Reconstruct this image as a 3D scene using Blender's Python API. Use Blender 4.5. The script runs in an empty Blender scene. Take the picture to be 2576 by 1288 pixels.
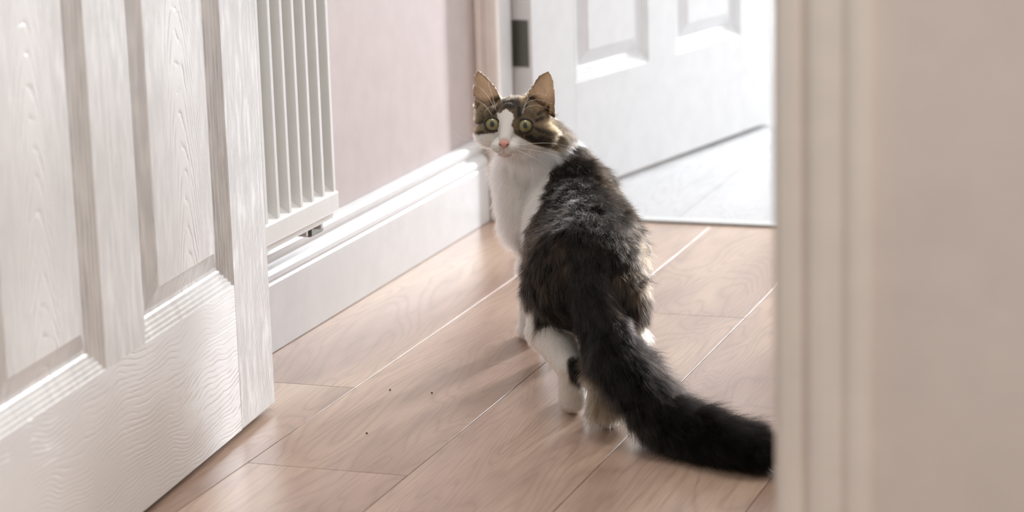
import bpy, bmesh, math, random
import numpy as np
from mathutils import Vector, Matrix, noise as mnoise

# ------------------------------------------------------------------ camera, world, lights, exposure
S = bpy.context.scene
COL = S.collection
random.seed(7)
rng = np.random.default_rng(11)

CAM = Vector((0, 0, 0.8))
F_PX = 6065.5
pit, rol, yaw = math.radians(12.72799), math.radians(-1.70562), math.radians(19.48285)
d_ = Vector((-math.sin(yaw) * math.cos(pit), math.cos(yaw) * math.cos(pit), -math.sin(pit)))
r_ = Vector((math.cos(yaw), math.sin(yaw), 0))
u_ = r_.cross(d_)
cr, sr = math.cos(rol), math.sin(rol)
right = cr * r_ + sr * u_
up = -sr * r_ + cr * u_
cam_data = bpy.data.cameras.new('camera')
cam = bpy.data.objects.new('camera', cam_data)
COL.objects.link(cam)
cam.matrix_world = Matrix(((right.x, up.x, -d_.x, CAM.x), (right.y, up.y, -d_.y, CAM.y), (right.z, up.z, -d_.z, CAM.z), (0, 0, 0, 1)))
cam_data.sensor_width = 36
cam_data.lens = F_PX / 2576 * 36
cam_data.clip_start = 0.05
cam_data.dof.use_dof = True
cam_data.dof.focus_distance = 2.86
cam_data.dof.aperture_fstop = 4.9
cam_data.dof.aperture_blades = 0
S.camera = cam

S.view_settings.view_transform = 'Standard'
S.view_settings.look = 'None'
S.view_settings.exposure = 0.12
S.view_settings.gamma = 1.0
S.view_settings.use_curve_mapping = False
S.cycles.max_bounces = 18
S.cycles.diffuse_bounces = 5
S.cycles.glossy_bounces = 10
S.cycles.transmission_bounces = 16

world = bpy.data.worlds.new('world')
S.world = world
world.use_nodes = True
bg = world.node_tree.nodes['Background']
bg.inputs['Color'].default_value = (1.0, 0.955, 0.90, 1)
bg.inputs['Strength'].default_value = 0.34


def area(name, loc, target, sx, sy, power, color):
    ld = bpy.data.lights.new(name, 'AREA')
    ld.shape = 'RECTANGLE'; ld.size = sx; ld.size_y = sy; ld.energy = power; ld.color = color
    o = bpy.data.objects.new(name, ld); COL.objects.link(o)
    o.location = loc
    o.rotation_euler = (Vector(target) - Vector(loc)).to_track_quat('-Z', 'Y').to_euler()
    return o


# daylight through the window at the far end of the next room
area('window_light', (0.16, 7.9, 1.45), (-1.0, 3.2, 0.2), 0.24, 1.3, 290, (0.93, 0.96, 1.0))
# daylight entering the next room from its right-hand side, onto the open panelled door
area('side_window_light', (0.9, 4.7, 1.3), (-1.1, 4.1, 0.4), 1.2, 1.6, 12, (0.92, 0.96, 1.0))
# cool light added from the unseen right-hand side of the hallway
area('hall_side_light', (-0.16, 2.6, 1.35), (-1.3, 2.9, 0.2), 0.6, 1.3, 2.5, (0.90, 0.95, 1.0))
# added overhead light aimed at the near casing, no known lamp
area('casing_fill_light', (0.55, 0.45, 2.3), (0.0, 1.54, 0.9), 0.6, 0.6, 24, (1.0, 0.93, 0.86))
area('hall_fill_light', (-0.75, 2.6, 2.33), (-0.75, 2.6, 0), 0.5, 0.5, 9, (1.0, 0.95, 0.90))  # overhead fill added to lift the hall, no known lamp


# ------------------------------------------------------------------ helpers
def link(o, parent=None):
    COL.objects.link(o)
    if parent: o.parent = parent
    return o


def tag(o, label=None, cat=None, group=None, kind=None):
    if label: o['label'] = label
    if cat: o['category'] = cat
    if group: o['group'] = group
    if kind: o['kind'] = kind
    return o


def empty(name, loc=(0, 0, 0), rz=0):
    o = bpy.data.objects.new(name, None); COL.objects.link(o)
    o.location = loc; o.rotation_euler = (0, 0, rz); o.empty_display_size = 0.05
    return o


def mk(name, bm, mat, parent=None, smooth=False):
    bmesh.ops.recalc_face_normals(bm, faces=bm.faces)
    me = bpy.data.meshes.new(name)
    bm.to_mesh(me); bm.free()
    if mat: me.materials.append(mat)
    if smooth:
        me.polygons.foreach_set('use_smooth', [True] * len(me.polygons))
    o = bpy.data.objects.new(name, me)
    return link(o, parent)


def box(bm, x0, x1, y0, y1, z0, z1, bev=0.0, seg=2):
    b2 = bmesh.new()
    bmesh.ops.create_cube(b2, size=1.0)
    for v in b2.verts:
        v.co = Vector(((x0 + x1) / 2 + v.co.x * (x1 - x0), (y0 + y1) / 2 + v.co.y * (y1 - y0), (z0 + z1) / 2 + v.co.z * (z1 - z0)))
    if bev > 0:
        bmesh.ops.bevel(b2, geom=b2.edges[:], offset=bev, segments=seg, profile=0.5, affect='EDGES')
    me = bpy.data.meshes.new('t'); b2.to_mesh(me); b2.free()
    bm.from_mesh(me); bpy.data.meshes.remove(me)


def tube(bm, pts, r, n=10, caps=True):
    rings = []
    m = len(pts)
    rr = r if hasattr(r, '__len__') else [r] * m
    for i, p in enumerate(pts):
        p = Vector(p)
        t = (Vector(pts[min(i + 1, m - 1)]) - Vector(pts[max(i - 1, 0)])).normalized()
        a = t.orthogonal().normalized()
        if i and (a.dot(pa) < 0.3):
            a = (pa - t * pa.dot(t)).normalized()
        elif i:
            a = (pa - t * pa.dot(t)).normalized()
        pa = a
        b = t.cross(a)
        rings.append([bm.verts.new(p + rr[i] * (math.cos(2 * math.pi * k / n) * a + math.sin(2 * math.pi * k / n) * b)) for k in range(n)])
    for i in range(m - 1):
        for k in range(n):
            bm.faces.new((rings[i][k], rings[i][(k + 1) % n], rings[i + 1][(k + 1) % n], rings[i + 1][k]))
    if caps:
        bm.faces.new(rings[0][::-1]); bm.faces.new(rings[-1])


def extrude_profile(bm, prof, p0, p1, au, av):
    """prof: closed list of (a,b); a along au, b along av; swept from p0 to p1"""
    p0, p1, au, av = map(Vector, (p0, p1, au, av))
    r0 = [bm.verts.new(p0 + a * au + b * av) for a, b in prof]
    r1 = [bm.verts.new(p1 + a * au + b * av) for a, b in prof]
    n = len(prof)
    for i in range(n):
        bm.faces.new((r0[i], r0[(i + 1) % n], r1[(i + 1) % n], r1[i]))
    bm.faces.new(r0[::-1]); bm.faces.new(r1)


class NT:
    """small node-tree helper"""
    def __init__(s, name):
        s.m = bpy.data.materials.new(name); s.m.use_nodes = True
        s.t = s.m.node_tree; s.t.nodes.clear()
        s.out = s.t.nodes.new('ShaderNodeOutputMaterial')

    def n(s, typ, **kw):
        nd = s.t.nodes.new(typ)
        for k, v in kw.items(): setattr(nd, k, v)
        return nd

    def l(s, a, b): s.t.links.new(a, b)

    def val(s, sock, v):
        if isinstance(v, (int, float)): sock.default_value = v
        elif isinstance(v, tuple): sock.default_value = v
        else: s.l(v, sock)

    def math(s, op, a, b=0.0, c=None):
        nd = s.n('ShaderNodeMath', operation=op)
        s.val(nd.inputs[0], a); s.val(nd.inputs[1], b)
        if c is not None: s.val(nd.inputs[2], c)
        return nd.outputs[0]

    def noise(s, vec, scale, detail=3, rough=0.55, dist=0.0):
        nd = s.n('ShaderNodeTexNoise')
        if vec is not None: s.l(vec, nd.inputs['Vector'])
        nd.inputs['Scale'].default_value = scale; nd.inputs['Detail'].default_value = detail
        nd.inputs['Roughness'].default_value = rough; nd.inputs['Distortion'].default_value = dist
        return nd.outputs['Fac']

    def ramp(s, fac, stops):
        nd = s.n('ShaderNodeValToRGB'); s.l(fac, nd.inputs[0])
        el = nd.color_ramp.elements
        while len(el) < len(stops): el.new(0.5)
        for e, (p, c) in zip(el, stops):
            e.position = p; e.color = c if len(c) == 4 else (*c, 1)
        return nd.outputs[0]

    def mix(s, fac, a, b, blend='MIX'):
        nd = s.n('ShaderNodeMix', data_type='RGBA', blend_type=blend)
        s.val(nd.inputs[0], fac); s.val(nd.inputs[6], a); s.val(nd.inputs[7], b)
        return nd.outputs[2]

    def scale(s, vec, sc):
        nd = s.n('ShaderNodeVectorMath', operation='MULTIPLY'); s.l(vec, nd.inputs[0]); nd.inputs[1].default_value = sc
        return nd.outputs[0]

    def bump(s, h, strength, dist):
        nd = s.n('ShaderNodeBump'); s.l(h, nd.inputs['Height'])
        nd.inputs['Strength'].default_value = strength; nd.inputs['Distance'].default_value = dist
        return nd.outputs[0]

    def bsdf(s, color, rough, normal=None, **kw):
        nd = s.n('ShaderNodeBsdfPrincipled')
        s.val(nd.inputs['Base Color'], color if not isinstance(color, tuple) or len(color) == 4 else (*color, 1))
        s.val(nd.inputs['Roughness'], rough)
        if normal is not None: s.l(normal, nd.inputs['Normal'])
        for k, v in kw.items(): s.val(nd.inputs[k.replace('_', ' ')], v)
        s.l(nd.outputs[0], s.out.inputs[0])
        return nd


def plain(name, color, rough, **kw):
    t = NT(name)
    co = t.n('ShaderNodeTexCoord').outputs['Object']
    f = t.noise(co, 25, 3)
    c = t.ramp(f, [(0.3, tuple(x * 0.96 for x in color)), (0.7, tuple(min(1, x * 1.03) for x in color))])
    nb = t.bump(t.noise(co, 160, 2), 0.05, 0.001)
    t.bsdf(c, rough, nb, **kw)
    return t.m


DOORW = (0.80, 0.79, 0.775)


def door_paint(name, style, rough=0.30, zero=(0, 0, 0), color=DOORW):
    """white gloss paint over embossed wood grain; x across the leaf, z up"""
    t = NT(name)
    co = t.n('ShaderNodeTexCoord').outputs['Object']
    sep = t.n('ShaderNodeSeparateXYZ'); t.l(co, sep.inputs[0])
    x, z = sep.outputs[0], sep.outputs[2]
    if style == 'panel':      # cathedral arches
        dx = t.math('SUBTRACT', x, zero[0])
        wob = t.math('MULTIPLY', t.math('SUBTRACT', t.noise(t.scale(co, (6, 1, 3)), 1.0, 2), 0.5), 0.05)
        dx = t.math('ADD', dx, wob)
        q = t.math('MULTIPLY', t.math('MULTIPLY', dx, dx), 2900)
        ph = t.math('ADD', t.math('MULTIPLY', z, 34), q)
        ph = t.math('ADD', ph, t.math('MULTIPLY', t.noise(t.scale(co, (70, 1, 20)), 1.0, 3), 0.9))
    elif style == 'rail':     # horizontal wavy lines
        w = t.noise(t.scale(co, (6, 1, 7)), 1.0, 2)
        w2 = t.noise(t.scale(co, (38, 1, 60)), 1.0, 2)
        ph = t.math('ADD', t.math('MULTIPLY', z, 185), t.math('MULTIPLY', w, 12))
        ph = t.math('ADD', ph, t.math('MULTIPLY', w2, 0.6))
    else:                     # straight vertical
        w2 = t.noise(t.scale(co, (30, 1, 4)), 1.0, 3)
        ph = t.math('ADD', t.math('MULTIPLY', x, 420), t.math('MULTIPLY', w2, 3.0))
    fr = t.math('FRACT', ph)
    tri = t.math('ABSOLUTE', t.math('SUBTRACT', fr, 0.5))          # 0 at line centre
    line = t.math('MULTIPLY', t.math('SUBTRACT', 0.5, tri), 2.0)
    line = t.math('POWER', line, 5.0)
    brk = t.ramp(t.noise(t.scale(co, (90, 1, 18) if style != 'rail' else (14, 1, 90)), 1.0, 2), [(0.36, (0, 0, 0)), (0.6, (1, 1, 1))])
    h = t.math('MULTIPLY', line, brk)
    fine = t.noise(t.scale(co, (900, 1, 60) if style != 'rail' else (60, 1, 900)), 1.0, 2)
    h = t.math('ADD', t.math('MULTIPLY', h, -1.0), t.math('MULTIPLY', fine, 0.28))
    nb = t.bump(h, 0.55 if style == 'rail' else 1.0, 0.0008)
    t.bsdf(color, rough, nb, Specular_IOR_Level=0.6)
    return t.m


def floor_wood(name, dark, light, pinkish, rough=0.30):
    t = NT(name)
    g = t.n('ShaderNodeNewGeometry').outputs['Position']
    oi = t.n('ShaderNodeObjectInfo')
    cmb = t.n('ShaderNodeCombineXYZ')
    t.l(t.math('MULTIPLY', oi.outputs['Random'], 7.3), cmb.inputs[0]); t.l(t.math('MULTIPLY', oi.outputs['Random'], 31.0), cmb.inputs[1])
    ad = t.n('ShaderNodeVectorMath', operation='ADD'); t.l(g, ad.inputs[0]); t.l(cmb.outputs[0], ad.inputs[1])
    co = ad.outputs[0]
    big = t.noise(t.scale(co, (7, 1.6, 1)), 1.0, 3)
    sep = t.n('ShaderNodeSeparateXYZ'); t.l(co, sep.inputs[0])
    cath = t.noise(t.scale(co, (9, 1.5, 1)), 1.0, 2, 0.5, 0.6)
    ph = t.math('MULTIPLY', cath, 22)
    tri = t.math('ABSOLUTE', t.math('SUBTRACT', t.math('FRACT', ph), 0.5))
    ring = t.math('POWER', t.math('MULTIPLY', t.math('SUBTRACT', 0.5, tri), 2.0), 3.0)
    pores = t.noise(t.scale(co, (520, 16, 1)), 1.0, 3)
    c = t.ramp(big, [(0.30, dark), (0.48, pinkish), (0.68, light)])
    var = t.math('ADD', 0.94, t.math('MULTIPLY', oi.outputs['Random'], 0.10))
    mx = t.mix(t.math('MULTIPLY', ring, 0.30), c, tuple(x * 0.62 for x in dark) + (1,))
    pr = t.ramp(pores, [(0.38, (0.86, 0.84, 0.83)), (0.55, (1, 1, 1))])
    c2 = t.mix(1.0, mx, pr, 'MULTIPLY')
    vv = t.n('ShaderNodeCombineXYZ')
    for i in range(3): t.l(var, vv.inputs[i])
    c3 = t.mix(1.0, c2, vv.outputs[0], 'MULTIPLY')
    nb = t.bump(pores, 0.12, 0.0006)
    rg = t.math('ADD', rough - 0.05, t.math('MULTIPLY', pores, 0.12))
    t.bsdf(c3, rg, nb, Specular_IOR_Level=0.5)
    return t.m


M_wall = plain('mauve_wall_paint', (0.61, 0.538, 0.53), 0.75)
M_wall2 = plain('pale_wall_paint', (0.78, 0.70, 0.66), 0.7)
M_ceil = plain('ceiling_paint', (0.8, 0.79, 0.77), 0.8)
M_gloss = plain('white_gloss_paint', (0.75, 0.755, 0.76), 0.42, Specular_IOR_Level=0.35)
M_trimw = plain('cream_eggshell_paint', (0.82, 0.755, 0.70), 0.35)
M_rad = plain('white_radiator_enamel', (0.80, 0.80, 0.78), 0.28)
M_metal = plain('brushed_steel', (0.16, 0.16, 0.14), 0.45, Metallic=0.7)
M_thr = plain('grey_threshold_metal', (0.66, 0.68, 0.68), 0.4, Metallic=0.2)
M_dark = plain('dark_rubber', (0.03, 0.03, 0.025), 0.6)
M_panel = door_paint('door_panel_paint', 'panel', zero=(0.235, 0, 0))
M_panel2 = door_paint('door_panel_paint_second', 'panel', zero=(0.60, 0, 0))
M_rail = door_paint('door_rail_paint', 'rail')
M_stile = door_paint('door_stile_paint', 'stile')
M_oak = floor_wood('oak_laminate', (0.34, 0.225, 0.165), (0.64, 0.475, 0.355), (0.51, 0.362, 0.28), 0.30)
M_pale = floor_wood('pale_laminate', (0.54, 0.55, 0.56), (0.60, 0.61, 0.62), (0.57, 0.58, 0.59), 0.3)

# ------------------------------------------------------------------ setting
XW = -1.321        # hallway left wall
YF = 3.595         # far wall, hall side
# floor: sub-floor slab plus individual planks
bm = bmesh.new(); box(bm, -2.3, 1.6, 0.2, 8.2, -0.06, -0.009)
floor = mk('floor', bm, plain('subfloor', (0.20, 0.15, 0.12), 0.8)); tag(floor, kind='structure')
row0 = -1.321
PW = 0.19
plank_cache = {}


def plank(x0, x1, y0, y1, mat):
    key = (round(x1 - x0, 4), round(y1 - y0, 4), mat.name)
    g = 0.00055
    if key not in plank_cache:
        b = bmesh.new(); w, L = x1 - x0, y1 - y0
        box(b, -w / 2 + g, w / 2 - g, -L / 2 + g, L / 2 - g, -0.009, 0.0, 0.00015 if mat.name.startswith('oak') else 0.0, 1)
        me = bpy.data.meshes.new('plank'); b.to_mesh(me); b.free(); me.materials.append(mat)
        plank_cache[key] = me
    o = bpy.data.objects.new('plank', plank_cache[key]); link(o, floor)
    o.location = ((x0 + x1) / 2, (y0 + y1) / 2, 0)


starts = {0: 2.610, 1: 2.301, 2: 3.048, 3: 1.985, 4: 2.70, 5: 2.2, 6: 2.9}
LP = 1.285
for k in range(-1, 8):
    x0 = row0 + k * PW + (-0.0 if k else 0.0)
    s0 = starts.get(k, 2.4)
    ys = sorted(s0 + i * LP for i in range(-3, 3))
    for a, b in zip(ys[:-1], ys[1:]):
        a2, b2 = max(a, 0.6), min(b, 3.612)
        if b2 - a2 > 0.02:
            plank(x0, x0 + PW, a2, b2, M_oak)
for k in range(-1, 12):
    x0 = -1.39 + k * PW
    s0 = 3.62 + (k * 0.47) % 1.0
    ys = [3.642] + [y for y in (s0 + i * LP for i in range(0, 5)) if y > 3.7]
    ys = [y for y in ys if y < 8.1] + [8.15]
    for a, b in zip(ys[:-1], ys[1:]):
        plank(x0, x0 + PW, a, b, M_pale)

# walls
bm = bmesh.new(); box(bm, XW - 0.12, XW, 1.66, YF, 0, 2.42)
tag(mk('wall_left', bm, M_wall), kind='structure')
bm = bmesh.new()
box(bm, XW - 0.6, -1.292, YF, 3.70, 0, 2.42); box(bm, -0.46, -0.1, YF, 3.70, 0, 2.42); box(bm, -1.292, -0.46, YF, 3.70, 2.05, 2.42)
tag(mk('wall_far', bm, M_wall), kind='structure')
bm = bmesh.new()
box(bm, -0.125, -0.05, 1.66, 1.95, 0, 2.42); box(bm, -0.125, -0.05, 3.25, YF, 0, 2.42); box(bm, -0.125, -0.05, 1.95, 3.25, 2.05, 2.42); box(bm, -0.125, -0.05, 1.95, 3.25, 0, 0.35)
tag(mk('wall_right', bm, M_wall), kind='structure')
bm = bmesh.new()
box(bm, -2.2, -1.145, 1.54, 1.66, 0, 2.42); box(bm, -0.335, 1.5, 1.54, 1.66, 0, 2.42); box(bm, -1.145, -0.335, 1.54, 1.66, 2.07, 2.42)
tag(mk('wall_near', bm, M_wall2), kind='structure')
bm = bmesh.new(); box(bm, XW - 0.12, -0.05, 1.66, YF, 2.42, 2.5)
tag(mk('ceiling', bm, M_ceil), kind='structure')
# next room shell
bm = bmesh.new(); box(bm, -2.3, -2.2, 3.70, 8.2, 0, 2.5)
tag(mk('wall_next_room_left', bm, M_wall2), kind='structure')
bm = bmesh.new(); box(bm, -2.3, 1.5, 3.70, 8.2, 2.5, 2.56)
tag(mk('ceiling_next_room', bm, M_ceil), kind='structure')

# skirting with an ogee top, along the left wall
sk = [(0, 0), (0.018, 0), (0.018, 0.086), (0.0165, 0.0885), (0.0165, 0.0905), (0.018, 0.0925), (0.0172, 0.0985), (0.0135, 0.1035), (0.0095, 0.1065), (0.0085, 0.1095),
      (0.0105, 0.1125), (0.0118, 0.1165), (0.0115, 0.1225), (0.0085, 0.1275), (0.003, 0.1300), (0, 0.1300)]
bm = bmesh.new(); extrude_profile(bm, sk, (XW + 0.001, 1.67, 0.001), (XW + 0.001, 3.572, 0.001), (1.15, 0, 0), (0, 0, 1.02))
o = mk('baseboard_left', bm, M_gloss); tag(o, kind='structure')
for p in o.data.polygons: p.use_smooth = False

# far doorway: architrave and lining
arch = [(0, 0), (0.052, 0), (0.052, 0.010), (0.049, 0.014), (0.042, 0.0155), (0.036, 0.0145), (0.031, 0.016), (0.022, 0.0195), (0.010, 0.0205), (0.003, 0.019), (0, 0.015)]


def arch_strip(name, p0, p1, au, av, mat, prof=arch):
    bm = bmesh.new(); extrude_profile(bm, prof, p0, p1, au, av)
    return tag(mk(name, bm, mat), kind='structure')


# profile a grows away from the opening
arch_strip('trim_1', (-1.2805, YF, 0.001), (-1.2805, YF, 2.10), (-0.78, 0, 0), (0, -1, 0), M_trimw)
arch_strip('trim_2', (-0.474, YF, 0.001), (-0.474, YF, 2.10), (1, 0, 0), (0, -1, 0), M_trimw)
bm = bmesh.new()
box(bm, -1.292, -1.2835, YF - 0.002, 3.657, 0.001, 2.05, 0.001, 1)
box(bm, -0.4765, -0.462, YF - 0.002, 3.705, 0.001, 2.05, 0.001, 1)
box(bm, -1.2835, -0.4765, YF - 0.002, 3.705, 2.035, 2.05)
tag(mk('trim_3', bm, M_gloss), kind='structure')
bm = bmesh.new(); box(bm, -1.283, -0.477, 3.6135, 3.641, 0.0, 0.0045, 0.0015, 2)
tag(mk('trim_4', bm, M_thr), kind='structure')

# near doorway: casing on the right (towards the camera) and its lining
casing = [(0, 0), (0.064, 0), (0.064, 0.006), (0.061, 0.010), (0.055, 0.0145), (0.050, 0.0150), (0.045, 0.0125), (0.040, 0.0150), (0.032, 0.0195), (0.0255, 0.0200), (0.022, 0.0165), (0.0195, 0.0135), (0.017, 0.0165),
          (0.0135, 0.0195), (0.006, 0.0205), (0.0015, 0.018), (0, 0.013)]
arch_strip('trim_5', (-0.356, 1.54, 0.001), (-0.356, 1.54, 2.12), (1, 0, 0), (0, -1, 0), M_trimw, casing)
bm = bmesh.new()
box(bm, -0.350, -0.335, 1.535, 1.665, 0.001, 2.07, 0.001, 1)
box(bm, -1.145, -1.130, 1.535, 1.665, 0.001, 2.07, 0.001, 1)
box(bm, -1.130, -0.350, 1.535, 1.665, 2.055, 2.07)
tag(mk('trim_6', bm, M_gloss), kind='structure')
arch_strip('trim_7', (-1.136, 1.54, 0.001), (-1.136, 1.54, 2.12), (-1, 0, 0), (0, -1, 0), M_trimw, casing)


# ------------------------------------------------------------------ panelled doors
def make_door(name, stile, opening, mullion, z_rail, loc, direction, face_side, mats, lock=(0.78, 0.90), height=1.975, T=0.035, stile2=None):
    """local x runs across the leaf from x=0 edge, local -y is the seen face, z up"""
    d = empty(name, loc, math.atan2(direction[1], direction[0]))
    tag(d, kind='structure')
    mst, mra, mpa, mpb = mats
    W = stile * 1 + opening * 2 + mullion + (stile2 or stile)
    s = face_side            # +1: seen face looks to local -y ; thickness goes to +y * s
    xs = [0, stile, stile + opening, stile + opening + mullion, stile + 2 * opening + mullion, W]
    def ybox(bm, x0, x1, z0, z1, bev=0.0012):
        ya, yb = (0, T) if s > 0 else (-T, 0)
        box(bm, x0, x1, ya, yb, z0, z1, bev, 2)
    b = bmesh.new(); ybox(b, xs[0], xs[1], 0, height); mk('stile', b, mst, d)
    b = bmesh.new(); ybox(b, xs[4], xs[5], 0, height); mk('stile', b, mst, d)
    zr = [(0, z_rail), lock, (1.45, 1.53), (height - 0.11, height)]
    for z0, z1 in zr:
        b = bmesh.new(); ybox(b, xs[1], xs[4], z0, z1, 0.0); mk('rail', b, mra, d)
    for (a, c) in ((zr[0][1], zr[1][0]), (zr[1][1], zr[2][0]), (zr[2][1], zr[3][0])):
        b = bmesh.new(); ybox(b, xs[2], xs[3], a, c, 0.0); mk('mullion', b, mst, d)
    prof = [(0, 0), (0.0012, 0.0016), (0.0050, 0.0018), (0.0062, 0.0034), (0.0100, 0.0036), (0.0112, 0.0053), (0.0150, 0.0056), (0.0163, 0.0075), (0.0205, 0.0080), (0.0230, 0.0096)]
    pan = [(0.0230, 0.0096), (0.0275, 0.0098), (0.0475, 0.0030), (0.0482, 0.0014)]
    for (z0, z1) in ((zr[0][1], zr[1][0]), (zr[1][1], zr[2][0]), (zr[2][1], zr[3][0])):
        for j, (x0, x1) in enumerate(((xs[1], xs[2]), (xs[3], xs[4]))):
            for pr, nm, mt in ((prof, 'moulding', mst), (pan, 'panel', (mpa, mpb)[j])):
                b = bmesh.new()
                for side in (0, 1):      # both faces of the leaf
                    loops = []
                    for w, dep in pr:
                        y = dep * s if side == 0 else (T - dep) * s
                        loops.append([b.verts.new(c) for c in ((x0 + w, y, z0 + w), (x1 - w, y, z0 + w), (x1 - w, y, z1 - w), (x0 + w, y, z1 - w))])
                    for l0, l1 in zip(loops[:-1], loops[1:]):
                        for q in range(4):
                            b.faces.new((l0[q], l0[(q + 1) % 4], l1[(q + 1) % 4], l1[q]))
                    if nm == 'panel': b.faces.new(loops[-1])
                mk(nm, b, mt, d)
    return d


def far_paint():
    return plain('white_door_paint', (0.74, 0.745, 0.75), 0.4)


# open door of the near room (in the left foreground): x=0 at the free edge
dr = Vector((0.0880541, -0.9961157, 0))
door1 = make_door('door_1', 0.113, 0.259, 0.098, 0.170, (-1.189, 2.503, 0.008), dr, -1, (M_stile, M_rail, M_panel, M_panel2))
# door of the next room, swung away from us
MF = far_paint()
door2 = make_door('door_2', 0.138, 0.257, 0.104, 0.184, (-1.252, 3.665, 0.008), Vector((math.sin(math.radians(12.43)), math.cos(math.radians(12.43)), 0)), 1, (MF, MF, MF, MF))
for c in door1.children:
    pass
# hinge of the far door
hd = Vector((math.sin(math.radians(12.43)), math.cos(math.radians(12.43)), 0)); hn = Vector((hd.y, -hd.x, 0))
bm = bmesh.new()
box(bm, 0.006, 0.033, -0.0016, 0.001, 0.229, 0.305, 0.0005, 1)
h = mk('hinge', bm, M_metal, door2)
# local frame of door: x along leaf, -y... place the plate on the x=0 edge of the leaf
me = h.data
for v in me.vertices:
    x, y, z = v.co
    v.co = (y - 0.0004, x, z)
bm = bmesh.new(); tube(bm, [(-0.004, 0.037, 0.229), (-0.004, 0.037, 0.305)], 0.0045, 12)
mk('hinge_knuckle', bm, M_metal, door2, True)
# lever handle pair on the left door (above the frame of view)
bm = bmesh.new(); box(bm, 0.035, 0.075, 0.0, 0.008, 0.93, 1.09, 0.002, 2)
hp = mk('handle_plate', bm, M_thr, door1)
bm = bmesh.new(); tube(bm, [(0.055, 0.008, 1.03), (0.055, 0.045, 1.03), (0.062, 0.052, 1.03), (0.16, 0.052, 1.028)], [0.009, 0.009, 0.009, 0.007], 12)
mk('lever', bm, M_thr, hp, True)

# ------------------------------------------------------------------ radiator
rad = empty('radiator', (-1.262, 2.5, 0.163))
tag(rad, 'white vertical-finned wall radiator hanging above the skirting between the open door and the mauve wall', 'radiator')
# local: x out of wall, y along wall, z up ; front of fins at x=+0.022
n_f = 16
pitch = 0.0348
Yr = 2.827 - 2.5
bm = bmesh.new(); box(bm, -0.022, -0.018, Yr - n_f * pitch - 0.004, Yr, 0.03, 0.60, 0.001, 1)
mk('back_panel', bm, M_rad, rad)
fin_me = None
for i in range(n_f + 1):
    if fin_me is None:
        b = bmesh.new(); box(b, -0.018, 0.022, -0.0045, 0.0045, 0.030, 0.60, 0.0011, 2)
        fo = mk('fin', b, M_rad, rad); fin_me = fo.data
    else:
        fo = bpy.data.objects.new('fin', fin_me); link(fo, rad)
    fo.location = (0, Yr - i * pitch - 0.0045, 0)
# bottom rail with sloped ledge
prof = [(-0.020, 0.010), (0.024, 0.010), (0.0245, 0.012), (0.0245, 0.0335), (0.0225, 0.0355), (0.016, 0.0400), (0.008, 0.0450), (-0.004, 0.0500), (-0.020, 0.0530)]
bm = bmesh.new(); extrude_profile(bm, prof, (0, Yr + 0.001, 0), (0, Yr - n_f * pitch - 0.008, 0), (1, 0, 0), (0, 0, 1))
mk('bottom_rail', bm, M_rad, rad)
prof = [(-0.020, 0.0), (0.018, 0.0), (0.018, 0.0085), (-0.020, 0.0085)]
bm = bmesh.new(); extrude_profile(bm, prof, (0, Yr - 0.004, 0), (0, Yr - n_f * pitch, 0), (1, 0, 0), (0, 0, 1))
mk('under_strip', bm, M_rad, rad)
bm = bmesh.new()
extrude_profile(bm, [(a, c + 0.56) for a, c in [(-0.020, 0.0), (0.0245, 0.0), (0.0245, 0.03), (0.018, 0.036), (-0.020, 0.036)]], (0, Yr + 0.001, 0), (0, Yr - n_f * pitch - 0.008, 0), (1, 0, 0), (0, 0, 1))
mk('top_rail', bm, M_rad, rad)
bm = bmesh.new(); box(bm, -0.052, 0.012, Yr + 0.0015, Yr + 0.006, 0.012, 0.60, 0.001, 1)
mk('side_panel', bm, M_rad, rad)
bm = bmesh.new(); box(bm, -0.020, 0.008, Yr + 0.006, Yr + 0.012, 0.036, 0.090, 0.002, 2)
mk('end_clip', bm, M_rad, rad)
bm = bmesh.new(); tube(bm, [(-0.008, Yr + 0.004, 0.022), (-0.008, Yr + 0.020, 0.022)], [0.009, 0.008], 16); tube(bm, [(-0.008, Yr + 0.020, 0.022), (-0.008, Yr + 0.024, 0.022)], [0.005, 0.005], 12)
mk('bleed_valve', bm, M_rad, rad, True)
for yy in (Yr - 0.028, Yr - 0.075):
    bm = bmesh.new(); box(bm, -0.058, 0.012, yy - 0.003, yy + 0.003, -0.010, 0.012, 0.001, 1)
    mk('bracket', bm, M_thr, rad)
bm = bmesh.new(); box(bm, -0.050, 0.004, Yr - 0.045, Yr - 0.004, -0.018, -0.001, 0.002, 1)
mk('wall_bracket', bm, M_metal, rad)

# ------------------------------------------------------------------ crumbs on the floor
for i, (x, y, lab, cc) in enumerate(((-1.0853, 2.6093, 'tiny dark crumb on the floorboard by the open door, furthest from camera', (0.03, 0.04, 0.02)),
                             (-1.0306, 2.6085, 'tiny brown crumb on the middle of the floorboard, rightmost of three specks', (0.08, 0.05, 0.03)),
                             (-1.0436, 2.4347, 'tiny black crumb on the middle of the floorboard, nearest to the camera', (0.02, 0.015, 0.01)))):
    bm = bmesh.new(); bmesh.ops.create_icosphere(bm, subdivisions=2, radius=0.0011)
    for v in bm.verts: v.co = Vector((v.co.x * (1 + 0.4 * random.random()), v.co.y * 1.2, v.co.z * 0.7))
    o = mk('crumb', bm, plain('crumb_%d' % i, cc, 0.8)); o.location = (x, y, 0.0007)
    tag(o, lab, 'crumb', 'crumbs on the floor')

# ------------------------------------------------------------------ the cat
CR = Vector((-0.86, 2.70, 0.0))
cat = empty('cat', CR)
tag(cat, 'long-haired brown tabby and white cat standing in the hallway, looking back, tail on the floor', 'cat')
E0 = np.array([-0.99017, 2.800, 0.2965])            # point between the eyes
to_cam = np.array([0, 0, 0.8]) - E0; to_cam /= np.linalg.norm(to_cam)
zup = np.array([0, 0, 1.0])


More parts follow.
